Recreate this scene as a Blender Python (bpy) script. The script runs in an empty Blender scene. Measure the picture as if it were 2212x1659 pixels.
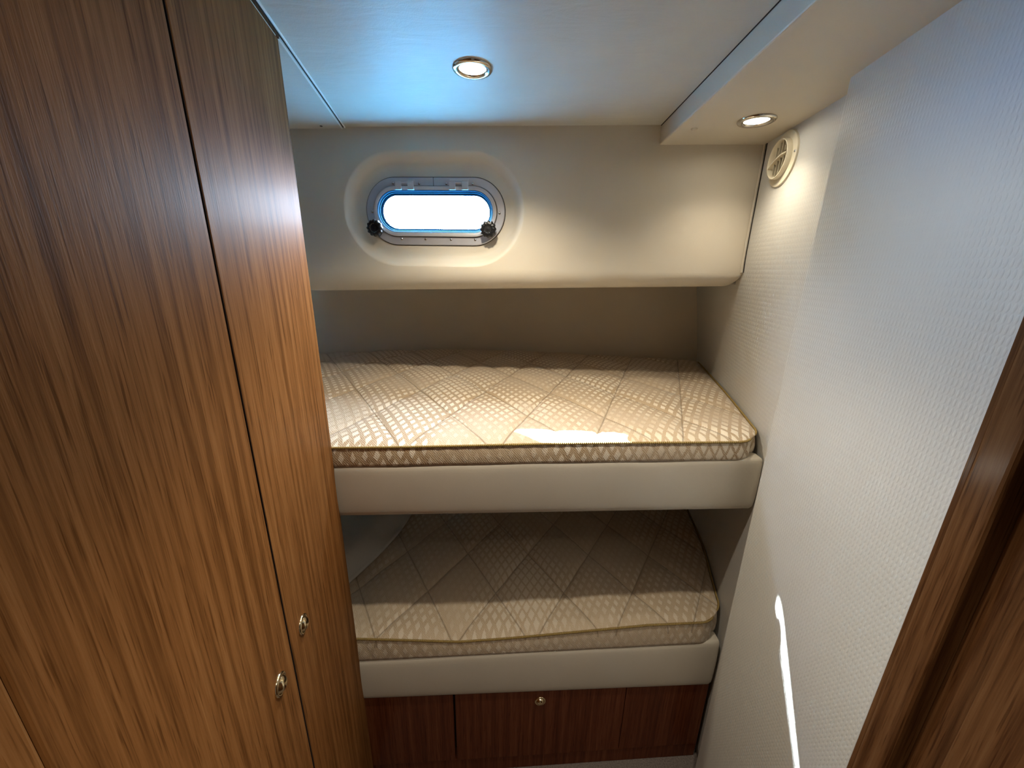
import bpy, bmesh, math, random
from mathutils import Vector, Matrix
random.seed(4)
C = bpy.context.scene.collection
PI = math.pi
ZO = 1.515                      # camera height above the cabin floor

# ------------------------------------------------------------------ camera
cam = bpy.data.cameras.new('camera'); co = bpy.data.objects.new('camera', cam); C.objects.link(co)
F = 831.0; CX, CY = 1106.0, 829.5
cam.sensor_width = 36; cam.lens = F/2212*36; cam.clip_start = 0.01
dn = Vector(((1062-CX)/F, (3610-CY)/F, 1)).normalized(); up = -dn
fw = (Vector((0,0,1)) - up*up.z).normalized(); rt = fw.cross(up)
cx = Vector((rt.x, fw.x, up.x)); cy = -Vector((rt.y, fw.y, up.y)); cz = -Vector((rt.z, fw.z, up.z))
co.matrix_world = Matrix(((cx.x,cy.x,cz.x,0),(cx.y,cy.y,cz.y,0),(cx.z,cy.z,cz.z,ZO),(0,0,0,1)))
bpy.context.scene.camera = co

# ------------------------------------------------------------------ world, sun, exposure
sc = bpy.context.scene
sc.view_settings.view_transform = 'Standard'; sc.view_settings.look = 'None'
sc.view_settings.exposure = 2.05; sc.view_settings.gamma = 1
w = bpy.data.worlds.new('sky'); sc.world = w; w.use_nodes = True
nt = w.node_tree; nt.nodes.clear()
bg = nt.nodes.new('ShaderNodeBackground'); wo = nt.nodes.new('ShaderNodeOutputWorld')
bg.inputs[1].default_value = 29.0
# hazy sky above the horizon, blue water below it
wt = nt.nodes.new('ShaderNodeTexCoord'); ws = nt.nodes.new('ShaderNodeSeparateXYZ'); wr_ = nt.nodes.new('ShaderNodeValToRGB')
wm = nt.nodes.new('ShaderNodeMath'); wm.operation = 'MULTIPLY_ADD'; wm.inputs[1].default_value = .5; wm.inputs[2].default_value = .5
nt.links.new(wt.outputs['Generated'], ws.inputs[0]); nt.links.new(ws.outputs[2], wm.inputs[0]); nt.links.new(wm.outputs[0], wr_.inputs[0])
wr_.color_ramp.elements[0].position = .47; wr_.color_ramp.elements[0].color = (.13, .42, .92, 1)
wr_.color_ramp.elements[1].position = .53; wr_.color_ramp.elements[1].color = (.58, .77, 1.0, 1)
nt.links.new(wr_.outputs[0], bg.inputs[0])
nt.links.new(bg.outputs[0], wo.inputs[0])
sl = bpy.data.lights.new('sun', 'SUN'); sl.energy = 30; sl.angle = 0.012; sl.color = (.90, .98, 1)
so = bpy.data.objects.new('sun', sl); C.objects.link(so); so.location = (-2, 3, 4)
SUN = Vector((0.524, -0.501, -0.681)).normalized()
so.rotation_euler = SUN.to_track_quat('-Z', 'Y').to_euler()

# ------------------------------------------------------------------ materials
def nodes(name):
    m = bpy.data.materials.new(name); m.use_nodes = True; t = m.node_tree
    return m, t, t.nodes['Principled BSDF']
def N(t, k, **kw):
    n = t.nodes.new('ShaderNode'+k)
    for a, b in kw.items():
        if a in ('operation','data_type','blend_type','wave_type','bands_direction','wave_profile','feature','distance'): setattr(n, a, b)
    return n
def math_(t, op, a, b=None, c=None, clamp=False):
    n = t.nodes.new('ShaderNodeMath'); n.operation = op; n.use_clamp = clamp
    for i, v in enumerate((a, b, c)):
        if v is None: continue
        if isinstance(v, (int, float)): n.inputs[i].default_value = v
        else: t.links.new(v, n.inputs[i])
    return n.outputs[0]
def coords(t, scale=(1,1,1), loc=(0,0,0)):
    g = t.nodes.new('ShaderNodeNewGeometry'); mp = t.nodes.new('ShaderNodeMapping')
    t.links.new(g.outputs['Position'], mp.inputs['Vector'])
    mp.inputs['Scale'].default_value = scale; mp.inputs['Location'].default_value = loc
    return mp.outputs[0]
def noise(t, vec, scale, detail=3, rough=.5, dist=0):
    n = t.nodes.new('ShaderNodeTexNoise'); t.links.new(vec, n.inputs['Vector'])
    n.inputs['Scale'].default_value = scale; n.inputs['Detail'].default_value = detail
    n.inputs['Roughness'].default_value = rough; n.inputs['Distortion'].default_value = dist
    return n.outputs['Fac']
def ramp(t, fac, stops):
    r = t.nodes.new('ShaderNodeValToRGB'); t.links.new(fac, r.inputs[0]); e = r.color_ramp.elements
    e[0].position, e[0].color = stops[0][0], (*stops[0][1], 1)
    e[1].position, e[1].color = stops[-1][0], (*stops[-1][1], 1)
    for p, c in stops[1:-1]:
        x = e.new(p); x.color = (*c, 1)
    return r.outputs[0]
def bump(t, b, h, strength, dist):
    n = t.nodes.new('ShaderNodeBump'); n.inputs['Strength'].default_value = strength
    n.inputs['Distance'].default_value = dist; t.links.new(h, n.inputs['Height'])
    t.links.new(n.outputs[0], b.inputs['Normal'])
def mixc(t, fac, a, b, mode='MIX'):
    n = t.nodes.new('ShaderNodeMix'); n.data_type = 'RGBA'; n.blend_type = mode
    if isinstance(fac, (int, float)): n.inputs[0].default_value = fac
    else: t.links.new(fac, n.inputs[0])
    for i, v in ((6, a), (7, b)):
        if isinstance(v, tuple): n.inputs[i].default_value = (*v, 1)
        else: t.links.new(v, n.inputs[i])
    return n.outputs[2]
def plain(name, col, rough=.5, metal=0, spec=None, grain=0):
    m, t, b = nodes(name)
    b.inputs['Base Color'].default_value = (*col, 1); b.inputs['Roughness'].default_value = rough
    b.inputs['Metallic'].default_value = metal
    if spec is not None: b.inputs['Specular IOR Level'].default_value = spec
    n = noise(t, coords(t), 30, 3)
    c = mixc(t, 1.0, tuple(col), ramp(t, n, [(0.3, (.93,.93,.93)), (.7, (1,1,1))]), 'MULTIPLY')
    t.links.new(c, b.inputs['Base Color'])
    if grain: bump(t, b, noise(t, coords(t), 900, 2), grain, .0006)
    return m

def wood(name, dark, mid, light, rough=.5, coat=.006, bright=1, seed=0):
    m, t, b = nodes(name)
    big = noise(t, coords(t, (1,1,.05), (seed,0,0)), 4, 2)
    vec = coords(t, (1, 1, .022), (seed, seed, 0))
    warp = t.nodes.new('ShaderNodeVectorMath'); warp.operation = 'ADD'
    nz = t.nodes.new('ShaderNodeTexNoise'); t.links.new(coords(t, (1,1,.18), (seed,0,0)), nz.inputs['Vector']); nz.inputs['Scale'].default_value = 5
    sc_ = t.nodes.new('ShaderNodeVectorMath'); sc_.operation = 'SCALE'; sc_.inputs['Scale'].default_value = .012
    t.links.new(nz.outputs['Color'], sc_.inputs[0]); t.links.new(vec, warp.inputs[0]); t.links.new(sc_.outputs[0], warp.inputs[1])
    g1 = noise(t, warp.outputs[0], 85, 4, .6)
    g2 = noise(t, coords(t, (1,1,.03), (seed,2,0)), 330, 2, .6)
    s = math_(t, 'ADD', math_(t, 'MULTIPLY', g1, .62), math_(t, 'MULTIPLY', g2, .24))
    s = math_(t, 'ADD', s, math_(t, 'MULTIPLY', big, .14))
    # fine dark pore streaks
    st = noise(t, coords(t, (1,1,.035), (seed,9,0)), 420, 2, .5)
    s = math_(t, 'SUBTRACT', s, math_(t, 'MULTIPLY', math_(t, 'SUBTRACT', .43, st, clamp=True), 1.1))
    c = ramp(t, s, [(0.33, dark), (0.43, tuple((a+b_)/2 for a, b_ in zip(dark, mid))), (0.5, mid), (0.64, light)])
    t.links.new(c, b.inputs['Base Color'])
    b.inputs['Roughness'].default_value = rough
    b.inputs['Coat Weight'].default_value = coat; b.inputs['Coat Roughness'].default_value = .2; b.inputs['Specular IOR Level'].default_value = .02
    pores = noise(t, coords(t, (1,1,.06), (seed,5,0)), 620, 2, .6)
    bump(t, b, math_(t, 'ADD', pores, math_(t, 'MULTIPLY', g1, .3)), .22, .0009)
    return m
M = {}
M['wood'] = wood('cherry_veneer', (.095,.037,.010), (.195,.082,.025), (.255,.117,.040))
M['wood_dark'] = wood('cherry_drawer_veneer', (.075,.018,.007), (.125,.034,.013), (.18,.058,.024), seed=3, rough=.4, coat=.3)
M['wood_trim'] = wood('varnished_trim_wood', (.05,.019,.007), (.105,.046,.017), (.15,.073,.030), seed=7, coat=.15, rough=.5)
M['edge'] = plain('dark_wood_edge', (.035,.012,.006), .5)

def vinyl(name, col, rough=.5, bumps=.25, blot=.06, coat=0):
    m, t, b = nodes(name)
    n = noise(t, coords(t), 5, 4)
    c = mixc(t, 1.0, tuple(col), ramp(t, n, [(.3, (1-blot,)*3), (.7, (1,1,1))]), 'MULTIPLY')
    t.links.new(c, b.inputs['Base Color']); b.inputs['Roughness'].default_value = rough
    h = math_(t, 'ADD', noise(t, coords(t), 700, 3), math_(t, 'MULTIPLY', noise(t, coords(t), 40, 2), .5))
    bump(t, b, h, bumps, .001)
    if coat: b.inputs['Coat Weight'].default_value = coat; b.inputs['Coat Roughness'].default_value = .3
    return m
M['vinyl'] = vinyl('cream_vinyl', (.60,.548,.455), .48)
M['vinyl_dark'] = vinyl('taupe_lining', (.70,.62,.50), .7)
M['pad'] = vinyl('padded_cream_vinyl', (.60,.548,.455), .5, .2, .08)
# headliner: satin vinyl, a little wrinkled and scuffed
m, t, b = nodes('satin_headliner'); M['headliner'] = m
n = noise(t, coords(t), 9, 5); wr = noise(t, coords(t, (2.2, 7, 1)), 3.5, 4, .6, .6)
t.links.new(mixc(t, 1.0, (.54,.53,.48), ramp(t, n, [(.3,(.93,.93,.93)),(.7,(1,1,1))]), 'MULTIPLY'), b.inputs['Base Color'])
b.inputs['Roughness'].default_value = .5
b.inputs['Specular IOR Level'].default_value = .2; b.inputs['Coat Weight'].default_value = .08; b.inputs['Coat Roughness'].default_value = .36
bump(t, b, math_(t, 'ADD', math_(t, 'MULTIPLY', noise(t, coords(t), 500, 2), .12), wr), .5, .004)
# embossed wall covering: rows of little upright dashes
m, t, b = nodes('embossed_wall_vinyl'); M['emboss'] = m
g = t.nodes.new('ShaderNodeNewGeometry'); sp = t.nodes.new('ShaderNodeSeparateXYZ'); t.links.new(g.outputs['Position'], sp.inputs[0])
Y_ = math_(t, 'MULTIPLY', sp.outputs[1], 1/.0061); Z_ = math_(t, 'MULTIPLY', sp.outputs[2], 1/.0112)
fz0 = math_(t, 'FRACT', Z_)
Y2 = math_(t, 'ADD', Y_, math_(t, 'MULTIPLY', fz0, .10))
fy = math_(t, 'SUBTRACT', math_(t, 'FRACT', Y2), .5); fz = math_(t, 'SUBTRACT', math_(t, 'FRACT', Z_), .5)
fy = math_(t, 'ADD', fy, math_(t, 'MULTIPLY', math_(t, 'SUBTRACT', noise(t, coords(t), 150, 1), .5), .25))
d = math_(t, 'ADD', math_(t, 'POWER', math_(t, 'ABSOLUTE', math_(t, 'MULTIPLY', fy, 3.0)), 2.0), math_(t, 'POWER', math_(t, 'ABSOLUTE', math_(t, 'MULTIPLY', fz, 2.1)), 2.0))
hd = math_(t, 'SUBTRACT', 1.0, d, clamp=True)
hh = math_(t, 'ADD', hd, math_(t, 'MULTIPLY', noise(t, coords(t), 450, 2), .35))
b.inputs['Roughness'].default_value = .5
t.links.new(mixc(t, 1.0, (.60,.59,.555), ramp(t, noise(t, coords(t), 3, 3), [(.3,(.95,.95,.95)),(.7,(1,1,1))]), 'MULTIPLY'), b.inputs['Base Color'])
bump(t, b, hh, .32, .0011)

# woven brocade mattress cover: cream lozenges on gold twill
def brocade(name, seed, gold, cream, quilt, ztop):
    m, t, b = nodes(name)
    g = t.nodes.new('ShaderNodeNewGeometry'); sp = t.nodes.new('ShaderNodeSeparateXYZ'); t.links.new(g.outputs['Position'], sp.inputs[0])
    x, y, z = sp.outputs
    yz = math_(t, 'ADD', y, math_(t, 'MULTIPLY', z, -1.0))
    u = math_(t, 'ADD', math_(t, 'MULTIPLY', x, 1/.0265), math_(t, 'MULTIPLY', yz, 1/.045))
    v = math_(t, 'SUBTRACT', math_(t, 'MULTIPLY', x, 1/.0265), math_(t, 'MULTIPLY', yz, 1/.045))
    wob = math_(t, 'MULTIPLY', math_(t, 'SUBTRACT', noise(t, coords(t), 260, 1), .5), .12)
    fu = math_(t, 'ABSOLUTE', math_(t, 'ADD', math_(t, 'SUBTRACT', math_(t, 'FRACT', u), .5), wob))
    fv = math_(t, 'ABSOLUTE', math_(t, 'ADD', math_(t, 'SUBTRACT', math_(t, 'FRACT', v), .5), wob))
    dd = math_(t, 'MAXIMUM', fu, fv)
    size = math_(t, 'ADD', .10, math_(t, 'MULTIPLY', noise(t, coords(t, (1,1,1), (seed,0,0)), 3.2, 2), .40))
    sq = math_(t, 'MULTIPLY', math_(t, 'SUBTRACT', size, dd), 16.0)
    sq = math_(t, 'ADD', sq, .5, clamp=True)
    # the weave fades here and there where the twill covers the lozenges
    fade = ramp(t, noise(t, coords(t, (1,1,1), (seed+4,0,0)), 4.0, 2), [(.40,(.25,.25,.25)),(.58,(1,1,1))])
    tw = t.nodes.new('ShaderNodeTexWave'); t.links.new(coords(t, (1,.8,.8)), tw.inputs['Vector'])
    tw.bands_direction = 'DIAGONAL'; tw.inputs['Scale'].default_value = 115; tw.inputs['Distortion'].default_value = 5
    tw.inputs['Detail'].default_value = 2; tw.inputs['Detail Scale'].default_value = 1.5
    base = mixc(t, math_(t, 'MULTIPLY', tw.outputs['Fac'], .45), tuple(gold), tuple(cream))
    mid = mixc(t, .5, tuple(gold), tuple(cream))
    pat = mixc(t, sq, base, tuple(cream))
    col = mixc(t, fade, mixc(t, .55, base, mid), pat)
    # stitched quilting seams
    st = None
    for sl_, of_, pi_, sg_ in quilt:
        c_ = math_(t, 'MULTIPLY', math_(t, 'SUBTRACT', math_(t, 'ADD', x, math_(t, 'MULTIPLY', y, sg_*sl_)), of_), 1/pi_)
        d_ = math_(t, 'ABSOLUTE', math_(t, 'SUBTRACT', math_(t, 'FRACT', math_(t, 'ADD', c_, .5)), .5))
        st = d_ if st is None else math_(t, 'MINIMUM', st, d_)
    seam = math_(t, 'SUBTRACT', 1.0, math_(t, 'MULTIPLY', st, 1/.016), clamp=True)
    seam = math_(t, 'MULTIPLY', seam, math_(t, 'GREATER_THAN', z, ztop))
    col = mixc(t, math_(t, 'MULTIPLY', seam, .75), col, tuple(c*.6 for c in gold))
    t.links.new(col, b.inputs['Base Color'])
    b.inputs['Roughness'].default_value = .55; b.inputs['Sheen Weight'].default_value = .25
    h = math_(t, 'ADD', math_(t, 'MULTIPLY', sq, .7), math_(t, 'MULTIPLY', tw.outputs['Fac'], .5))
    h = math_(t, 'SUBTRACT', h, math_(t, 'MULTIPLY', seam, 2.5))
    bump(t, b, h, .5, .0016)
    return m
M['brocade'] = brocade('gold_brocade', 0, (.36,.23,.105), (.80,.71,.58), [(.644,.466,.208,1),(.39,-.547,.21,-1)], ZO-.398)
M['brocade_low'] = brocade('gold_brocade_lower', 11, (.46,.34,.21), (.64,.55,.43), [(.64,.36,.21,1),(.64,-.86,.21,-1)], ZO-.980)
M['cord'] = plain('gold_cord', (.30,.205,.06), .5)
M['white_trim'] = plain('white_trim_plastic', (.72,.72,.68), .35)
M['chrome'] = plain('polished_chrome', (.62,.60,.56), .12, 1)
M['brass'] = plain('polished_brass', (.80,.66,.42), .16, 1)
M['frame'] = plain('grey_anodised_frame', (.50,.50,.54), .38, .35)
M['frame_in'] = plain('pale_hinged_frame', (.58,.58,.60), .32, .25)
M['black'] = plain('black_plastic', (.008,.009,.011), .35)
M['ivory'] = plain('ivory_plastic', (.74,.68,.53), .4)
M['vent_dark'] = plain('vent_cavity', (.07,.05,.03), .8)
M['gap'] = plain('dark_gap', (.012,.008,.006), .8)
M['blue_bounce'] = plain('blue_bounce_paint', (.052,.25,.40), .5, spec=.1)  # invented blue for the unseen slab, chosen to tint the ceiling glow
M['sheet'] = vinyl('white_cotton', (.62,.58,.53), .9, .3)
M['steel'] = plain('screw_steel', (.5,.5,.52), .25, 1)
m, t, b = nodes('grey_carpet'); M['carpet'] = m
cn = noise(t, coords(t), 260, 3, .7)
t.links.new(ramp(t, cn, [(.3,(.16,.13,.115)),(.7,(.34,.29,.26))]), b.inputs['Base Color']); b.inputs['Roughness'].default_value = .95
bump(t, b, cn, 1, .006)
m, t, b = nodes('lamp_lens'); M['lens'] = m
b.inputs['Base Color'].default_value = (.9,.88,.82,1); b.inputs['Emission Color'].default_value = (1,.90,.72,1); b.inputs['Emission Strength'].default_value = 9
# window glass: clear pane with a fresnel sheen
m = bpy.data.materials.new('window_glass'); m.use_nodes = True; t = m.node_tree; t.nodes.clear(); M['glass'] = m
tr = t.nodes.new('ShaderNodeBsdfTransparent'); tr.inputs[0].default_value = (.93,.97,1,1)
gl = t.nodes.new('ShaderNodeBsdfGlossy'); gl.inputs['Roughness'].default_value = .02
mx = t.nodes.new('ShaderNodeMixShader'); mx.inputs[0].default_value = .06; ou = t.nodes.new('ShaderNodeOutputMaterial')
t.links.new(tr.outputs[0], mx.inputs[1]); t.links.new(gl.outputs[0], mx.inputs[2]); t.links.new(mx.outputs[0], ou.inputs[0])

# ------------------------------------------------------------------ builders (coordinates relative to the eye; z=0 is eye height)
class B:
    """collects verts / faces, then links them as one mesh object"""
    def __init__(s): s.v = []; s.f = []
    def add(s, vs, fs):
        o = len(s.v); s.v += [Vector(q) for q in vs]; s.f += [[i+o for i in f] for f in fs]; return s
    def box(s, x0, x1, y0, y1, z0, z1):
        return s.prism([(x0,y0),(x1,y0),(x1,y1),(x0,y1)], z0, z1)
    def prism(s, poly, z0, z1):
        n = len(poly)
        vs = [(x,y,z0) for x,y in poly] + [(x,y,z1) for x,y in poly]
        fs = [list(range(n))[::-1], list(range(n,2*n))] + [[i,(i+1)%n,(i+1)%n+n,i+n] for i in range(n)]
        return s.add(vs, fs)
    def frame_box(s, o, a, b_, c):
        """box from origin o with edge vectors a,b,c"""
        o, a, b_, c = map(Vector, (o,a,b_,c))
        vs = [o,o+a,o+a+b_,o+b_,o+c,o+a+c,o+a+b_+c,o+b_+c]
        return s.add(vs, [[0,3,2,1],[4,5,6,7],[0,1,5,4],[1,2,6,5],[2,3,7,6],[3,0,4,7]])
    def grid(s, fn, nu, nv, close_u=False):
        vs = [fn(i/(nu if close_u else nu-1), j/(nv-1)) for j in range(nv) for i in range(nu)]
        fs = []
        for j in range(nv-1):
            for i in range(nu if close_u else nu-1):
                k = (i+1) % nu
                fs.append([j*nu+i, j*nu+k, (j+1)*nu+k, (j+1)*nu+i])
        return s.add(vs, fs)
    def lathe(s, o, ax, prof, n=48, e1=None, cap=True, scallop=0, lobes=12):
        o = Vector(o); ax = Vector(ax).normalized()
        e1 = Vector(e1).normalized() if e1 is not None else ax.orthogonal().normalized(); e2 = ax.cross(e1)
        vs = []; fs = []
        for r, h in prof:
            for i in range(n):
                a = 2*PI*i/n; rr = r*(1+scallop*math.cos(lobes*a))
                vs.append(o+ax*h+(e1*math.cos(a)+e2*math.sin(a))*rr)
        for j in range(len(prof)-1):
            for i in range(n):
                k = (i+1) % n; fs.append([j*n+i, j*n+k, (j+1)*n+k, (j+1)*n+i])
        if cap: fs.append(list(range(n))[::-1]); fs.append([(len(prof)-1)*n+i for i in range(n)])
        return s.add(vs, fs)
    def tube(s, pts, r, n=8, close=False):
        pts = [Vector(p) for p in pts]; m_ = len(pts); vs = []; fs = []
        nrm = None
        for i, p in enumerate(pts):
            a = pts[(i-1) % m_] if (close or i) else p; c = pts[(i+1) % m_] if (close or i < m_-1) else p
            tg = (c-a).normalized()
            nrm = (tg.orthogonal() if nrm is None else nrm-tg*nrm.dot(tg)).normalized(); bi = tg.cross(nrm)
            for k in range(n):
                q = 2*PI*k/n; vs.append(p+(nrm*math.cos(q)+bi*math.sin(q))*r)
        for i in range(m_ if close else m_-1):
            j = (i+1) % m_
            for k in range(n): l = (k+1) % n; fs.append([i*n+k, i*n+l, j*n+l, j*n+k])
        if not close: fs.append(list(range(n))[::-1]); fs.append([(m_-1)*n+k for k in range(n)])
        return s.add(vs, fs)
    def build(s, name, mat, parent=None, smooth=False, bevel=0, seg=2, weld=True, auto=40):
        me = bpy.data.meshes.new(name)
        W = [Vector((q.x, q.y, q.z+ZO)) for q in s.v]
        if parent is not None:
            base = Vector((0,0,0)); p = parent
            while p: base += p.location; p = p.parent
        else:
            base = Vector(((min(q.x for q in W)+max(q.x for q in W))/2, (min(q.y for q in W)+max(q.y for q in W))/2, min(q.z for q in W)))
        loc = Vector((0,0,0))
        if parent is not None:
            c = Vector(((min(q.x for q in W)+max(q.x for q in W))/2, (min(q.y for q in W)+max(q.y for q in W))/2, min(q.z for q in W)))
            loc = c-base; base = c
        me.from_pydata([tuple(q-base) for q in W], [], s.f); me.validate()
        bm = bmesh.new(); bm.from_mesh(me)
        if weld: bmesh.ops.remove_doubles(bm, verts=bm.verts, dist=1e-5)
        bmesh.ops.recalc_face_normals(bm, faces=bm.faces)
        bm.to_mesh(me); bm.free()
        o = bpy.data.objects.new(name, me); C.objects.link(o); me.materials.append(mat)
        if parent is not None: o.parent = parent; o.location = loc
        else: o.location = base
        if bevel:
            bv = o.modifiers.new('bevel', 'BEVEL'); bv.width = bevel; bv.segments = seg; bv.limit_method = 'ANGLE'; bv.angle_limit = math.radians(35)
        if smooth:
            for p in me.polygons: p.use_smooth = True
            if auto < 180: me.set_sharp_from_angle(angle=math.radians(auto))
        return o
def thing(name, label, cat, base, group=None):
    o = bpy.data.objects.new(name, None); C.objects.link(o); o.location = (base[0], base[1], base[2]+ZO); o.empty_display_size = .05
    o['label'] = label; o['category'] = cat
    if group: o['group'] = group
    return o
def struct(o): o['kind'] = 'structure'; return o
def lerp(a, b_, k): return a+(b_-a)*k
def table(x, pts):
    if x <= pts[0][0]: return pts[0][1]
    for (a, fa), (b_, fb) in zip(pts, pts[1:]):
        if x <= b_: return lerp(fa, fb, (x-a)/(b_-a))
    return pts[-1][1]

# ------------------------------------------------------------------ main lines of the cabin
H = .37; SOF = .324; FL = -1.515
FD = Vector((.9976, .0690, 0)).normalized(); FN = Vector((-FD.y, FD.x, 0))      # along / into the bunk fronts
F0 = Vector((-.40, .780, 0))
def fy(x): return F0.y+(x-F0.x)*FD.y/FD.x
CD = Vector((-.1788, .9839, 0)).normalized(); CN = Vector((CD.y, -CD.x, 0))     # cupboard face direction, normal into the room
C0 = Vector((-.400, .784, 0))
GD = Vector((.1455, .9894, 0)).normalized(); G0 = Vector((.574, .788, 0))
GN = Vector((-GD.y, GD.x, 0))
PD = Vector((.99812, -.06122, 0)).normalized(); PN = Vector((-PD.y, PD.x, 0)); P0 = Vector((-.63, 1.232, 0))
def pan(s_, z, d=0): q = P0+PD*s_+PN*d; return Vector((q.x, q.y, z))
def endx(Y, z):
    rows = [(-1.6, [(.78,.610),(.853,.617),(1.153,.717),(1.72,.80),(2.1,.85)]),
            (-.62, [(.78,.610),(.853,.617),(1.153,.700),(1.72,.80),(2.1,.85)]),
            (-.385,[(.78,.606),(.853,.619),(1.153,.702),(1.72,.848),(2.1,.93)]),
            (-.07, [(.78,.606),(.853,.614),(1.153,.660),(1.72,.800),(2.1,.88)]),
            (.018, [(.78,.606),(.853,.614),(1.153,.652),(1.72,.780),(2.1,.85)]),
            (.324, [(.78,.612),(.853,.622),(1.153,.657),(1.72,.73),(2.1,.78)]),
            (.40,  [(.78,.612),(.853,.622),(1.153,.657),(1.72,.73),(2.1,.78)])]
    for (za, ra), (zb, rb) in zip(rows, rows[1:]):
        if z <= zb:
            k = max(0, (z-za)/(zb-za)); return lerp(table(Y, ra), table(Y, rb), k)
    return table(Y, rows[-1][1])
BACK = [(-1.2,1.66),(-.873,1.756),(-.58,1.848),(-.35,1.893),(-.18,1.905),(.05,1.893),(.43,1.815),(.70,1.752),(.86,1.715),(1.0,1.69)]
def back(x): return table(x, BACK)

# ------------------------------------------------------------------ structure
struct(B().box(-1.6, 1.2, -1.1, 2.3, FL-.05, FL).build('floor', M['carpet']))
struct(B().prism([(-1.6,-1.1),(1.2,-1.1),(1.2,1.178),(-1.6,1.355)], H, H+.05).build('ceiling', M['headliner']))
# lower ceiling panel left of the joint, with its bright edge strips (the joint runs parallel to the cupboard)
TA = Vector((-.3805+.0, .696, 0)); TB = Vector((-.4742, 1.213, 0)); TD = (TB-TA).normalized(); TNn = Vector((TD.y, -TD.x, 0))
a0 = TA-TD*1.6; b0 = TB+TD*.06
cp = B().prism([(a0.x-.004, a0.y), (b0.x-.004, b0.y), (-1.2, b0.y+.04), (-1.2, a0.y)], H-.004, H+.002)
o = struct(cp.build('ceiling_panel', M['headliner'])); o.name = 'ceiling_1'
for k, (off, wd, dp) in enumerate(((-.0075, .003, .0055), (.0, .0028, .003))):
    p = a0+TNn*off
    struct(B().frame_box((p.x,p.y,H-dp), TD*(b0-a0).length, TNn*wd, (0,0,dp+.001)).build('trim_%d' % (k+1), M['white_trim'], bevel=.0008))
p = a0+TNn*-.0045
struct(B().frame_box((p.x,p.y,H-.0012), TD*(b0-a0).length, TNn*.0042, (0,0,.002)).build('trim_3', M['gap']))
# soffit over the right-hand side
struct(B().prism([(.3655,-1.1),(.3655,.45),(.384,1.171),(.384,1.30),(1.1,1.30),(1.1,-1.1)], SOF, H+.01).build('ceiling_2', M['vinyl'], bevel=.003))
# fine shadow joint where soffit meets ceiling
struct(B().tube([(.3645,-1.0,H-.0008),(.3645,.45,H-.0008),(.3832,1.171,H-.0008)], .0011, 6).build('trim_4', M['gap']))
# end wall of the bunk alcove (leans and curves with the hull)
Zs = [-1.515,-1.2,-.965,-.8,-.62,-.5,-.385,-.3,-.2,-.07,.018,.1,.2,.3,.345]
def ew(u, v):
    z = lerp(-1.515, .345, v); Y = lerp(.80, 2.0, u); return (endx(Y, z), Y, z)
def smooth_endx(Y, z):   # soft averaging so the warp has no creases
    return sum(endx(Y+a, z+c)*w_ for a in (-.06,0,.06) for c, w_ in ((-.04,.25/3),(0,.5/3),(.04,.25/3)))
def ews(u, v):
    z = lerp(-1.515, .345, v); Y = lerp(.80, 2.0, u); return (smooth_endx(Y, z), Y, z)
g = B().grid(ews, 40, 60)
ow = struct(g.build('wall_end', M['emboss'], smooth=True, auto=180))
sd = ow.modifiers.new('thick', 'SOLIDIFY'); sd.thickness = .02; sd.offset = -1
# flush edge of hull lining behind the bunks
def bk(u, v):
    x = lerp(-1.2, 1.0, u); z = lerp(-1.515, -.022, v); return (x, back(x)+.012-.02*max(0, -z-.4), z)
g = B().grid(bk, 60, 10); o = struct(g.build('wall_hull', M['vinyl_dark'], smooth=True, auto=180))
struct(B().box(-1.25, -1.2, .80, 2.2, FL, -.02).build('wall_left', M['vinyl_dark']))
struct(B().box(-1.6, 1.25, 2.2, 2.25, FL, -.02).build('wall_outer', M['vinyl_dark']))
struct(B().prism([(-1.6, 1.338), (1.25, 1.163), (1.25, 2.25), (-1.6, 2.25)], -.02, .0).build('wall_light_seal', M['blue_bounce']))  # added unseen slab: stops daylight leaks, bounces blue light onto the ceiling
struct(B().box(1.2, 1.25, -1.1, 2.25, FL, H+.05).build('wall_starboard', M['vinyl_dark']))
struct(B().box(-1.6, -1.55, -1.1, 2.25, FL, H+.05).build('wall_port', M['vinyl_dark']))
# right-hand bulkhead panel (in front of the alcove)
e = G0; f_ = G0-GD*.41
struct(B().prism([(e.x,e.y),(f_.x,f_.y),(f_.x+.05,f_.y-.007),(e.x+.034,e.y+.004)], FL, SOF+.001).build('wall_right', M['emboss'], bevel=.0015))
bk_ = G0-GD*.41
struct(B().prism([(bk_.x+.04,bk_.y+.1),(bk_.x+.04-.06,-1.1),(bk_.x+.12,-1.1),(bk_.x+.12,bk_.y+.1)], FL, H).build('wall_side', M['wood_trim']))
struct(B().box(-1.3, 1.2, -1.12, -1.05, FL, H).build('wall_front', M['vinyl']))

# ------------------------------------------------------------------ hull panel with the recessed port
WC_S, WC_Z = .394, .158
NA = 144
def stad(a, hl, hh_):
    """point of a stadium, half length hl, half height hh_, on direction parameter a (even arclength)"""
    r = hh_; st = hl-r; per = 4*st+2*PI*r; d_ = (a % 1.0)*per
    if d_ < st*2: return (st-d_, r)
    d_ -= 2*st
    if d_ < PI*r: q = PI/2+d_/r; return (-st+r*math.cos(q), r*math.sin(q))
    d_ -= PI*r
    if d_ < 2*st: return (-st+d_, -r)
    d_ -= 2*st; q = -PI/2+d_/r; return (st+r*math.cos(q), r*math.sin(q))
rings = [(.266,.155,0),(.2635,.1525,.0005),(.261,.150,.0019),(.2575,.1465,.0042),(.254,.143,.0074),(.2505,.1395,.0113),(.2465,.1355,.0165),(.2425,.1315,.0215),(.238,.127,.0252),(.231,.120,.0278),(.222,.110,.029),(.205,.090,.0295),(.168,.052,.029)]
S0, S1 = -.58, 1.292; ZT, ZB = H+.005, -.003
hp = B(); loops = []
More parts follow.
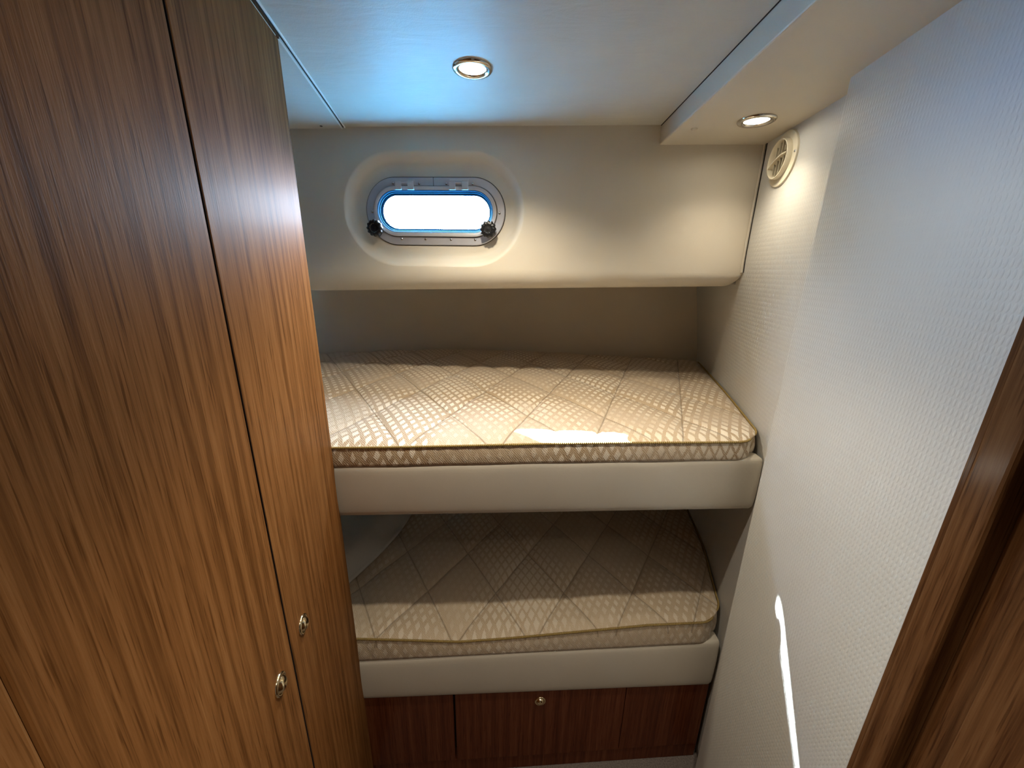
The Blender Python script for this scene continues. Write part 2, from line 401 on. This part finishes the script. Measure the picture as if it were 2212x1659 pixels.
def rect_pt(px, pz):
    # project stadium point outward to the panel rectangle
    sx, sz = px, pz*1.3; k = 1e9
    if sx > 1e-6: k = min(k, (S1-WC_S)/sx)
    if sx < -1e-6: k = min(k, (S0-WC_S)/sx)
    if sz > 1e-6: k = min(k, (ZT-WC_Z)/sz)
    if sz < -1e-6: k = min(k, (ZB-WC_Z)/sz)
    return WC_S+sx*k, WC_Z+sz*k
vs = []
base_pts = [stad(i/NA, .266, .155) for i in range(NA)]
for k in (1.0, .6, .3, .1):
    for px, pz in base_pts:
        rx, rz = rect_pt(px, pz); x_, z_ = lerp(WC_S+px, rx, k), lerp(WC_Z+pz, rz, k); vs.append(pan(x_, z_))
for hl, hh_, dpt in rings:
    for i in range(NA):
        # keep samples aligned by using the same fraction
        px, pz = stad(i/NA, hl, hh_); vs.append(pan(WC_S+px, WC_Z+pz, dpt))
nr = 4+len(rings); fs = []
for j in range(nr-1):
    for i in range(NA): k = (i+1) % NA; fs.append([j*NA+i, j*NA+k, (j+1)*NA+k, (j+1)*NA+i])
hp.add(vs, fs)
for (sx, sz) in ((S0, ZT), (S1, ZT), (S0, ZB), (S1, ZB)):    # fill the rectangle's corners
    c = pan(sx, sz)
    near = sorted(range(NA), key=lambda i: (vs[i]-c).length)[:6]
    a_ = [i for i in near if abs(vs[i].z-sz) < 1e-4]; b_ = [i for i in near if abs(vs[i].z-sz) >= 1e-4]
    if a_ and b_: hp.add([c, vs[a_[0]], vs[b_[0]]], [[0,1,2]])
# rolled lower edge, rounded off at the right-hand corner
def lowz(s_): return lerp(-.076, -.040, max(0, min(1, s_/1.27)))
def lip(u, v):
    s_ = lerp(S0, S1, 1-(1-u)**1.6)
    zb = lowz(s_); 
    k = max(0, (s_-(S1-.032))/.032); zb = zb+(ZB-zb)*(1-math.sqrt(max(0, 1-k*k)))*.9
    a = v*PI*.62; hgt = ZB-zb
    return pan(s_-.0*k, ZB-hgt*math.sin(min(a, PI/2))**1.0*1.0 if a < PI/2 else zb, .050*(1-math.cos(a)))
hp.grid(lip, 120, 20)
def under(u, v):
    s_ = lerp(S0, S1, 1-(1-u)**1.6); q = lip(u, 1.0); return (q[0], q[1]+v*.9, q[2]+.03*v)
hp.grid(under, 120, 2)
o = struct(hp.build('wall_back', M['vinyl'], smooth=True, auto=80))

# welt strip where the panel meets the end wall
pts = []
for k in range(30):
    z = lerp(SOF, .0, k/29); q = pan(1.286, z, -.002); pts.append((smooth_endx(q.y, z)-.0035, q.y-.002, z))
struct(B().tube(pts, .0032, 8).build('trim_5', M['vinyl'], smooth=True))
pts2 = [(a+.0015, b_-.0065, c) for a, b_, c in pts]
struct(B().tube(pts2, .0014, 6).build('trim_6', M['gap']))

# ------------------------------------------------------------------ window: port light with hinged frame
def ring_stad(bl, loops_, n=NA):
    vs = []; fs = []
    for hl, hh_, d_ in loops_:
        for i in range(n):
            px, pz = stad(i/n, hl, hh_); vs.append(pan(WC_S+px, WC_Z+pz, d_))
    L_ = len(loops_)
    for j in range(L_-1):
        for i in range(n): k = (i+1) % n; fs.append([j*n+i, j*n+k, (j+1)*n+k, (j+1)*n+i])
    bl.add(vs, fs)
win = bpy.data.objects.new('window_1', None); C.objects.link(win); cpt = pan(WC_S, WC_Z-.09, .02); win.location = (cpt.x, cpt.y, cpt.z+ZO); struct(win); win.empty_display_size = .05
fl = B(); ring_stad(fl, [(.207,.092,.029),(.207,.092,.0255),(.205,.090,.0240),(.186,.071,.0240),(.184,.069,.0255),(.184,.069,.030)])
flange = fl.build('window_frame', M['frame'], win, smooth=True, auto=30)
fl = B(); ring_stad(fl, [(.1832,.0682,.034),(.1832,.0682,.019),(.1815,.0665,.0175),(.176,.061,.0175),(.1725,.0575,.0190)])
sash = fl.build('hinged_frame', M['frame_in'], win, smooth=True, auto=30)
fl = B(); ring_stad(fl, [(.1726,.0576,.0188),(.1705,.0555,.0200),(.169,.054,.024),(.169,.054,.037)])
fl.build('glazing_rubber', plain('dark_blue_rubber', (.02,.045,.07), .9, spec=0.0), win, smooth=True, auto=40)
fl = B(); ring_stad(fl, [(.1838,.0688,.0335),(.1725,.0575,.036),(.1605,.0455,.0365),(.1605,.0455,.0385),(.180,.065,.0475),(.178,.063,.036)])
fl.build('outer_spigot', plain('cyan_edge_seal', (.010,.05,.10), .9, spec=0.0), win, smooth=True, auto=30)
# hull thickness around the port, so daylight comes only through it
fl = B(); vs = []; fs = []
for i in range(NA):
    px, pz = stad(i/NA, .178, .063); vs.append(pan(WC_S+px, WC_Z+pz, .047))
for i in range(NA):
    px, pz = stad(i/NA, .178, .063); k = 1e9
    for a_, lim in ((px, 1.5 if px > 0 else 1.4), (pz, .26 if pz > 0 else .19)):
        if abs(a_) > 1e-6: k = min(k, lim/abs(a_))
    vs.append(pan(WC_S+px*k, WC_Z+pz*k, .047))
for i in range(NA): k = (i+1) % NA; fs.append([i, k, NA+k, NA+i])
for sa, sb_ in ((-1.45, -.19), (.19, 1.5)):
    fl.frame_box(pan(WC_S+sa, -.035, .047), PD*(sb_-sa), PN*.003, (0,0,.46))
fl.frame_box(pan(S0+.002, -.07, .002), PD*-.01, PN*.10, (0,0,.45))
fl.frame_box(pan(-1.05, -.03, .002), PD*.50, PN*.12, (0,0,.006))
fl.add(vs, fs); struct(fl.build('wall_hull_skin', M['white_trim'])).name = 'wall_topside'
gb = B(); n0 = [pan(WC_S+stad(i/NA,.1685,.0535)[0], WC_Z+stad(i/NA,.1685,.0535)[1], .031) for i in range(NA)]
n1 = [pan(WC_S+stad(i/NA,.1685,.0535)[0], WC_Z+stad(i/NA,.1685,.0535)[1], .035) for i in range(NA)]
gb.add(n0, [list(range(NA))]); gb.build('pane', M['glass'], win)
# rubber seal inside the sash
sb = B(); sb.tube([pan(WC_S+stad(i/NA,.1675,.0525)[0], WC_Z+stad(i/NA,.1675,.0525)[1], .0285) for i in range(NA)], .0016, 6, True)
sb.build('seal', plain('pale_blue_seal', (.03,.10,.16), .9, spec=0.0), win, smooth=True)
def cw(cx_, cz_): return (cx_-1040)*.00031, -(cz_-685)*.000275
for cx_, cz_ in ((650,410),(900,412),(1158,412),(1405,412),(430,690),(1657,695),(700,962),(937,962),(1187,962),(1424,962)):
    s_, z_ = cw(cx_, cz_)
    B().lathe(pan(WC_S+s_, WC_Z+z_, .0242), -PN, [(.0038,0),(.0037,.0008),(.0024,.0019),(.0008,.0022)], 16).build('screw', M['steel'], win, smooth=True)
gk = B(); gk.tube([pan(WC_S+stad(i/NA,.2078,.0928)[0], WC_Z+stad(i/NA,.2078,.0928)[1], .0282) for i in range(NA)], .0011, 6, True)
gk.build('gasket', M['gap'], win)
gk = B(); gk.tube([pan(WC_S+stad(i/NA,.1838,.0688)[0], WC_Z+stad(i/NA,.1838,.0688)[1], .0250) for i in range(NA)], .0010, 6, True)
gk.build('sash_gap', M['gap'], win)
# joint in the flange
j0 = pan(WC_S+cw(1034,0)[0], WC_Z+.0925, .0236)
B().frame_box(j0, PD*.0012, PN*.002, (0,0,-.0235)).build('frame_joint', M['gap'], win)
for cx_ in (770, 1281):
    s_, _ = cw(cx_, 0); s_ += WC_S
    hg = B()
    hg.frame_box(pan(s_-.029, WC_Z+.070, .0225), PD*.058, PN*.002, (0,0,.017))
    for q in (-.020, .017):
        hg.frame_box(pan(s_+q-.0085, WC_Z+.0575, .0135), PD*.018, PN*.0045, (0,0,.0195))
        hg.tube([pan(s_+q-.0085, WC_Z+.0775, .0195), pan(s_+q+.0095, WC_Z+.0775, .0195)], .0045, 12)
    hg.tube([pan(s_-.012, WC_Z+.0775, .0195), pan(s_+.009, WC_Z+.0775, .0195)], .0032, 12)
    hg.build('hinge', M['frame_in'], win, smooth=True, bevel=.0006, auto=35)
for cx_, sgn in ((472,-1), (1558,1)):
    s_, z_ = cw(cx_, 845); s_ += WC_S; z_ += WC_Z-.004
    kb = B()
    prof = [(.0125,-.004),(.0195,-.002),(.0225,.0015),(.0232,.006),(.0225,.010),(.018,.0125),(.013,.0128),(.0115,.0108),(.0105,.0105),(.004,.0112),(.001,.0114)]
    kb.lathe(pan(s_, z_, .006), -PN, prof, 96, e1=PD, scallop=.055, lobes=12)
    k_ = kb.build('clamp_knob', M['black'], win, smooth=True, auto=50)
    st = B(); st.lathe(pan(s_, z_, .0285), -PN, [(.0045,0),(.0045,.022)], 16)
    e1 = (PD*(-sgn)*.6+Vector((0,0,.8))).normalized(); e2 = PN.cross(e1)
    st.frame_box(pan(s_, z_, .0165)-e2*.014+Vector((PD.x,PD.y,0))*sgn*.006+Vector((0,0,-.014)), e2*.028, e1*.022, PN*.010)
    st.build('clamp_bracket', M['black'], win, bevel=.001, smooth=True, auto=35)

# portal so the daylight through the small port is sampled well
pl = bpy.data.lights.new('portal', 'AREA'); pl.shape = 'RECTANGLE'; pl.size = .36; pl.size_y = .13; pl.cycles.is_portal = True
po = bpy.data.objects.new('portal', pl); C.objects.link(po); q = pan(WC_S, WC_Z, .08); po.location = (q.x, q.y, q.z+ZO)
po.rotation_euler = (-PN).to_track_quat('-Z', 'Y').to_euler()

# ------------------------------------------------------------------ tall cupboard on the left
cab = thing('tall_cupboard', 'tall glossy cherry wood cupboard with brass push latches left of the bunks', 'cupboard', (-.6, .3, FL))
def cpt_(s_, out, z): q = C0+CD*s_+CN*out; return Vector((q.x, q.y, z))
c_in = -.020
poly = [cpt_(0, c_in, 0), cpt_(-1.75, c_in, 0), Vector((-1.15, -.95, 0)), Vector((-1.15, .70, 0))]
B().prism([(p.x,p.y) for p in poly], FL, H-.006).build('carcass', M['edge'], cab)
B().frame_box(cpt_(-.0135, -.60, FL+.0), CN*.598, CD*.0125, (0,0,H-FL-.006)).build('corner_post', M['wood'], cab, bevel=.0012)
B().frame_box(cpt_(-1.6, -.018, H-.0062), CN*.0185, CD*1.598, (0,0,.0060)).build('top_rail', M['wood_trim'], cab)
def door(s0, s1, knob=None, z0=FL+.05, z1=H-.0085, bev=.0014, shade=True):
    db = B().frame_box(cpt_(s0, -.019, z0), CN*.019, CD*(s1-s0), (0,0,z1-z0))
    dd_ = db.build('door', M['wood'], cab, bevel=bev)
    eb = B().frame_box(cpt_(s0+.001, -.018, z1-.0005), CN*.0175, CD*(s1-s0-.002), (0,0,.0018)).build('top_glint', M['white_trim'], dd_)  # white strip paints the highlight along the top of the door
    if shade: B().frame_box(cpt_(s0-.0004, -.0185, z0+.001), CN*.0178, CD*.0008, (0,0,z1-z0-.002)).build('gap_shade', M['gap'], dd_)  # near-black strip paints the shade inside the gap between doors
    if knob:
        q = C0+CD*knob[0]; latch(Vector((q.x, q.y, knob[1])), CN, dd_)
def latch(p, n_, par, r=.0165, name='push_latch'):
    lb = B().lathe(p, n_, [(r,-.001),(r*1.0,.0012),(r*.94,.0030),(r*.82,.0036),(r*.74,.0028),(r*.72,.0012),(r*.70,.0016),(r*.62,.0052),(r*.45,.0078),(r*.2,.0092),(r*.04,.0095)], 40)
    lb.build(name, M['brass'], par, smooth=True, auto=60)
G_ = .0019
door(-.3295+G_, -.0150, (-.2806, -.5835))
door(-.6330+.0004, -.3295-G_, (-.3791, -.586), bev=.0022, shade=False)
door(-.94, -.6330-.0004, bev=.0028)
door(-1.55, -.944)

# ------------------------------------------------------------------ bunks
def fascia(zt0, zt1, zb0, zb1, par, name='front_board', x0=-.46, x1=.618, th=.045, bulge=.004):
    """padded board: rounded rectangle section swept along the front line"""
    def sec(k, z0, z1):
        r = .012; hh_ = (z1-z0)/2; ww = th/2
        a = 2*PI*k; ca, sa = math.cos(a), math.sin(a)
        n_ = 9.0; rr = (abs(ca)**n_+abs(sa)**n_)**(-1/n_)
        return ca*rr*ww, sa*rr*hh_
    def fn(u, v):
        x = lerp(x0, x1, v); z1 = lerp(zt0, zt1, (x+.4)/1.01); z0 = lerp(zb0, zb1, (x+.4)/1.01)
        dx = min(x-x0, x1-x); sh = 1-.0*dx
        a, h = sec(u, z0, z1)
        en = max(0, 1-dx/.008); a *= 1-.15*en*en; h *= 1-.04*en*en
        wav = .0015*math.sin(x*9+1)+.0008*math.sin(x*31)
        top = max(0, h/(z1-z0)*2)
        return (x, fy(x)+th/2+a-(bulge*(1-(2*h/(z1-z0))**2) if a < 0 else 0), (z0+z1)/2+h+wav*top)
    g = B(); nu, nv = 64, 120; g.grid(fn, nu, nv, True)
    g.f.append(list(range(nu))[::-1]); g.f.append([(nv-1)*nu+i for i in range(nu)])
    return g.build(name, M['pad'], par, smooth=True, auto=60)
def board_poly(z):
    pts = [(-1.15, fy(-1.15)+.046 if False else .80), (-.44,.80)]
    pts = [(-1.18, .815), (-.30, fy(-.30)+.0465), (.60, fy(.60)+.0465)]
    for Y in (.95,1.1,1.3,1.5,1.7): pts.append((smooth_endx(Y, z)-.004, Y))
    xs = [.80,.6,.43,.05,-.18,-.35,-.58,-.873,-1.18]
    for x in xs: pts.append((x, back(x)-.002-.02*max(0, -z-.4)))
    return pts
ub = thing('upper_bunk', 'upper bunk shelf with cream padded vinyl front board below the port window', 'bunk', (.1, 1.2, -.60))
fascia(-.4375, -.4355, -.568, -.578, ub)
B().prism(board_poly(-.45), -.50, -.441).build('platform', M['vinyl_dark'], ub)
lb_ = thing('lower_bunk', 'lower bunk shelf with cream padded vinyl front board above the wood drawer', 'bunk', (.1, 1.2, -1.20))
fascia(-1.025, -1.019, -1.167, -1.190, lb_, x1=.611)
B().prism(board_poly(-1.03), -1.10, -1.028).build('platform', M['vinyl_dark'], lb_)

def mattress(name, label, zp, zb, A, Bq, mat, pipez, dz, backpull=0, xr_off=0.001, rad=.05):
    """A=(slope,offset,pitch) for the quilting lines x+slope*y; Bq likewise for x-slope*y"""
    root = thing(name, label, 'mattress', (.1, 1.2, zb))
    XL = -1.12
    def out(u, v):
        """unit square -> outline"""
        Yf = fy(.5); Yb = 1.72
        Yapp = lerp(.86, 1.70, v)
        xr = smooth_endx(Yapp, zp)-xr_off
        k = max(0, 1-(v*.88)/rad); xr -= rad*.62*(1-math.sqrt(max(0, 1-min(1, k)**2))) if k > 0 else 0
        x = lerp(XL, xr, u)
        y0 = fy(x)+.008; y1 = back(x)-.014-backpull-.02*max(0, -zp-.4)
        kk = max(0, (x-(xr-.045))/.045); y0 += .030*(1-math.sqrt(max(0, 1-kk*kk)))*(1 if kk > 0 else 0)
        return x, lerp(y0, y1, v)
    def groove(x, y):
        h = 0
        for (sl, off, pit, sg) in ((*A, 1), (*Bq, -1)):
            c = x+sg*sl*y-off; d_ = abs((c/pit+.5) % 1-.5)*pit/math.sqrt(1+sl*sl)
            h -= math.exp(-(d_/.005)**2)*.6+math.exp(-(d_/.03)**2)*.5
        return max(-1.25, h)
    def top(u, v):
        x, y = out(u, v)
        e = min((1-u)*1.6, u*1.6, v*.88, (1-v)*.9)
        ed = 1-math.exp(-(e/.016)**1.3)
        puff = .0080*(1+groove(x, y)*.85)
        z = zp+pipez(x)*math.exp(-v*6)+dz(x, y)+.0015+ed*(puff+.004)+.0008*math.sin(x*57+y*31)*ed
        return (x, y, z)
    nu, nv = 300, 150
    g = B()
    U = [1-(1-i/(nu-1))**1.15 for i in range(nu)]; V = [(j/(nv-1))**1.15 for j in range(nv)]
    vs = [Vector(top(U[i], V[j])) for j in range(nv) for i in range(nu)]
    fs = [[j*nu+i, j*nu+i+1, (j+1)*nu+i+1, (j+1)*nu+i] for j in range(nv-1) for i in range(nu-1)]
    g.add(vs, fs)
    bd = [i for i in range(nu)] + [j*nu+nu-1 for j in range(1, nv)] + [(nv-1)*nu+i for i in range(nu-2, -1, -1)] + [j*nu for j in range(nv-2, 0, -1)]
    P = [vs[i].copy() for i in bd]; n_ = len(P)
    cen = Vector((0, 1.3, 0)); nor = []
    for i in range(n_):
        tg = P[(i+3) % n_]-P[i-3]; q = Vector((tg.y, -tg.x, 0)).normalized(); nor.append(q)
    rows = []
    for k in range(1, 9):
        f2 = k/8; row = []
        for i in range(n_):
            zt = P[i].z-.001; off = .003*math.sin(PI*min(1, f2*1.05))**.7+.007*f2
            off += .0012*math.sin(i*.9)*math.sin(PI*f2)
            z = lerp(zt, zb, f2)
            q = P[i]+nor[i]*(off if nor[i].y < -.5 else off*.35); row.append(Vector((q.x, q.y, z)))
        rows.append(row)
    allr = [P]+rows; vv = [q for r_ in allr for q in r_]; ff = []
    for j in range(len(allr)-1):
        for i in range(n_): k = (i+1) % n_; ff.append([j*n_+i, j*n_+k, (j+1)*n_+k, (j+1)*n_+i])
    ff.append([(len(allr)-1)*n_+i for i in range(n_)])
    g.add(vv, ff)
    g.build('cover', mat, root, smooth=True, auto=180)
    # twisted cord piping round the top edge: two strands wound round each other
    path = P; L_ = [0]
    for i in range(1, n_): L_.append(L_[-1]+(path[i]-path[i-1]).length)
    # only front and right side (the back and left edges are out of sight)
    i1 = nu+int(nv*.98); tot = L_[i1]
    def at(s_):
        import bisect
        k = min(max(bisect.bisect(L_, s_)-1, 0), i1-1); f3 = (s_-L_[k])/max(1e-9, L_[k+1]-L_[k])
        return path[k].lerp(path[k+1], f3), nor[k].lerp(nor[k+1], f3).normalized()
    s0 = .60
    cb = B()
    for ph in (0, PI):
        pts = []; s_ = s0
        while s_ < tot-.01:
            p, n3 = at(s_); a = s_/.0095*2*PI+ph
            pts.append(p+n3*(.0035+.0016*math.cos(a))+Vector((0,0,.0005+.0016*math.sin(a)))); s_ += .00155
        cb.tube(pts, .00185, 6)
    cb.build('piping', M['cord'], root, smooth=True, auto=180, weld=False)
    return root
mattress('mattress', 'brightly lit gold and cream brocade quilted mattress on the upper bunk', -.392, -.4362,
         (.644,.466,.208), (.39,-.547,.21), M['brocade'], lambda x: .0015*math.sin(x*7+.5), lambda x, y: .006*math.sin(min(1,max(0,(y-.85)/.9))*PI))
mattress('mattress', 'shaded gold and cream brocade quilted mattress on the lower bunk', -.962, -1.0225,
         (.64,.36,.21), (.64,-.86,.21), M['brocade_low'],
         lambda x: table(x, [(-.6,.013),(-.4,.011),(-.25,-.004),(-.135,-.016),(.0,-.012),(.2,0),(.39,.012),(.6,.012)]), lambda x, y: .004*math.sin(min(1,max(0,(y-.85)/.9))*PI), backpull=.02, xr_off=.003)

# folded white sheet at the left end of the lower bunk
def flap(u, v):
    x = lerp(-.95, -.475+.035*math.sin(v*2.5), u); y = lerp(.93, 1.34, v)
    x += .10*(v-.35)*u
    z = -.945+.010+.075*max(0, 1-((u-.35)/.62)**2)**.5*(1-.35*v)*(math.sin(min(1, max(0.02, min(v, 1-v)*5))*PI/2))+.004*math.sin(u*9+v*14)
    if u > .86: z = max(-.9425, z-.03*(u-.86)/.14)
    return (x, y, z)
sh = B().grid(flap, 40, 40); o = sh.build('folded_sheet', M['sheet'], smooth=True, auto=180)
s2 = o.modifiers.new('thick', 'SOLIDIFY'); s2.thickness = .006; s2.offset = 1
o['label'] = 'folded off-white bed sheet at the left end of the lower mattress'; o['category'] = 'bed sheet'

# ------------------------------------------------------------------ drawer unit under the lower bunk
du = thing('drawer_unit', 'dark cherry drawer unit with one brass knob under the lower bunk', 'drawer unit', (.1, .95, FL))
def fq(x, d_, z): return Vector((x, fy(x)+d_, z))
def fbox(x0, x1, d0, d1, z0a, z0b, z1a, z1b):
    """slab following the bunk front, its foot line may slope"""
    b_ = B(); vs = [fq(x0,d0,z0a), fq(x1,d0,z0b), fq(x1,d1,z0b), fq(x0,d1,z0a), fq(x0,d0,z1a), fq(x1,d0,z1b), fq(x1,d1,z1b), fq(x0,d1,z1a)]
    b_.add(vs, [[0,3,2,1],[4,5,6,7],[0,1,5,4],[1,2,6,5],[2,3,7,6],[3,0,4,7]]); return b_
zb_ = -1.455
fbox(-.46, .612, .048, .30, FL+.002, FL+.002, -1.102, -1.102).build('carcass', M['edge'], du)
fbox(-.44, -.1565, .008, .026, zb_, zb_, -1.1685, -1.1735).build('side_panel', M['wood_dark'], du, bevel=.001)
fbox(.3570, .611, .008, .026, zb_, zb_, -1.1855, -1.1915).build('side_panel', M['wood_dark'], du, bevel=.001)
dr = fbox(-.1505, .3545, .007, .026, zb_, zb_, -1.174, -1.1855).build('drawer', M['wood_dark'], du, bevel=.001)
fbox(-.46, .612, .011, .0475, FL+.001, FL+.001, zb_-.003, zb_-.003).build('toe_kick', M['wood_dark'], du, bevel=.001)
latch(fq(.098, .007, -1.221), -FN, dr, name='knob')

# ------------------------------------------------------------------ ceiling lamps
def downlight(x, y, z, label, power, spot=2.3, group='round recessed ceiling downlights', blend=.75, col=(1,.87,.66)):
    t_ = thing('downlight', label, 'ceiling light', (x, y, z-.006), group)
    ax = (0,0,-1)
    B().lathe((x,y,z), ax, [(.039,-.0005),(.0392,.0015),(.0375,.0040),(.0345,.0052),(.0300,.0050),(.0265,.0034),(.0250,.0012),(.0248,-.0004)], 64, cap=False).build('bezel', M['chrome'], t_, smooth=True, auto=60)
    B().lathe((x,y,z), ax, [(.0249,.0002),(.0235,.0016),(.0225,.0012),(.018,.0018),(.010,.0022),(.001,.0024)], 48).build('lens', M['lens'], t_, smooth=True, auto=60)
    l = bpy.data.lights.new('downlight_beam', 'SPOT'); l.energy = power; l.spot_size = spot; l.spot_blend = blend; l.color = col; l.shadow_soft_size = .018
    lo = bpy.data.objects.new('downlight_beam', l); C.objects.link(lo); lo.parent = t_; lo.location = (0, 0, -.006)
    return t_
downlight(-.086, .885, H, 'round chrome downlight set in the pale ceiling above the port window', 5.0)
downlight(.532, .985, SOF, 'round chrome downlight set in the soffit beside the air vent', 1.2, spot=2.15, blend=1)
downlight(.08, .55, H, 'round chrome downlight in the ceiling over the floor, nearer than the port window', 5.0, spot=1.6, col=(1,.89,.72))
downlight(.08, -.10, H, 'round chrome downlight in the ceiling farthest from the port window', 5.0, spot=1.7, col=(1,.89,.72))

# little plug in the soffit, dark screw at the ceiling joint
o = B().lathe((.421,1.045,SOF), (0,0,-1), [(.0075,-.001),(.0074,.001),(.0055,.0035),(.002,.005),(.0004,.0052)], 24).build('plug', M['vinyl'], smooth=True)
o['label'] = 'small cream plug on the soffit left of its downlight'; o['category'] = 'plug'
o = B().lathe((-.532,1.205,H-.004), (0,0,-1), [(.004,-.001),(.0038,.0006),(.002,.0016),(.0004,.0018)], 16).build('screw', M['black'], smooth=True)
o['label'] = 'tiny dark screw in the left ceiling panel beside the joint strip'; o['category'] = 'screw'

# ------------------------------------------------------------------ air vent on the end wall
VY, VZ, VR = 1.040, .2620, .0600
vx = smooth_endx(VY, VZ); e_y = Vector((smooth_endx(VY+.05, VZ)-smooth_endx(VY-.05, VZ), .1, 0)).normalized()
e_z = Vector((smooth_endx(VY, VZ+.05)-smooth_endx(VY, VZ-.05), 0, .1)).normalized(); vn = e_z.cross(e_y).normalized()
if vn.x > 0: vn = -vn
vc = Vector((vx, VY, VZ))
vt = thing('air_vent', 'round ivory air vent with slanted louvres on the bunk end wall', 'air vent', vc)
B().lathe(vc, vn, [(VR,-.002),(VR,.0025),(VR*.985,.0040),(.047,.0055),(.0445,.0050),(.0440,.0005)], 72, cap=False).build('flange', M['ivory'], vt, smooth=True, auto=45)
B().lathe(vc, vn, [(.0445,-.001),(.0435,.0140),(.0425,.0165),(.0410,.0165),(.0400,.0140),(.0400,-.001)], 72, cap=False).build('rotating_ring', M['ivory'], vt, smooth=True, auto=45)
B().lathe(vc, vn, [(.0400,.0003),(.0400,.0012)], 48).build('cavity', M['vent_dark'], vt)
def vp(a, b_, h): return vc+e_y*a+e_z*b_+vn*h
# curved divider running across the ring
dv = B(); ns = 24; vs = []
for k in range(ns):
    t_ = -1+2*k/(ns-1); a = -.0385*t_*.98; b_ = .010*t_+.007*(t_*t_-1)*-1-.004
    for (db, hh_) in ((-.0016,.001),(-.0016,.0160),(.0016,.0160),(.0100,.001)): vs.append(vp(a, b_+db, hh_))
fs = [[k*4+i, (k+1)*4+i, (k+1)*4+(i+1)%4, k*4+(i+1)%4] for k in range(ns-1) for i in range(4)]
dv.add(vs, fs); dv.build('divider', M['ivory'], vt, smooth=True, auto=35)
for k, a0_ in enumerate((-.026,-.013,0,.013,.026)):
    ext = math.sqrt(max(1e-6, .0392**2-a0_**2))
    for lo_, hi_ in ((-ext, .006-a0_*.25-.004), (.012-a0_*.25, ext)):
        if hi_-lo_ < .01: continue
        B().frame_box(vp(a0_, lo_, .001), e_y*.0014, e_z*(hi_-lo_), vn*.0095-e_y*.005).build('louvre', M['ivory'], vt)
B().lathe(vp(-.0525, .004, .0045), vn, [(.0032,-.0005),(.0030,.0008),(.0015,.0018),(.0004,.002)], 16).build('screw', M['steel'], vt, smooth=True)

# ------------------------------------------------------------------ doorway casing at the right edge
dc_ = bpy.data.objects.new('door_1', None); C.objects.link(dc_); q = G0-GD*.42; dc_.location = (q.x, q.y, 0); struct(dc_)
def gbox(s0, s1, d0, d1, name, mat, bev=.003):
    """slab on the bulkhead from distance s0 to s1 behind its edge, d = out into the room"""
    return B().frame_box((G0-GD*s0+GN*d0).to_3d()+Vector((0,0,FL+.001)), -GD*(s1-s0), GN*(d1-d0), (0,0,SOF-FL-.002)).build(name, mat, dc_, bevel=bev, seg=3)
gbox(.3995, .4090, -.04, .003, 'casing_bead', M['wood_trim'], .002)
gbox(.4090, .4490, -.04, .008, 'casing', M['wood_trim'], .006)
gbox(.4490, .4950, -.05, -.012, 'jamb', M['wood_trim'], .002)
gbox(.4950, 1.20, -.05, .006, 'door_leaf', M['wood_trim'], .003)
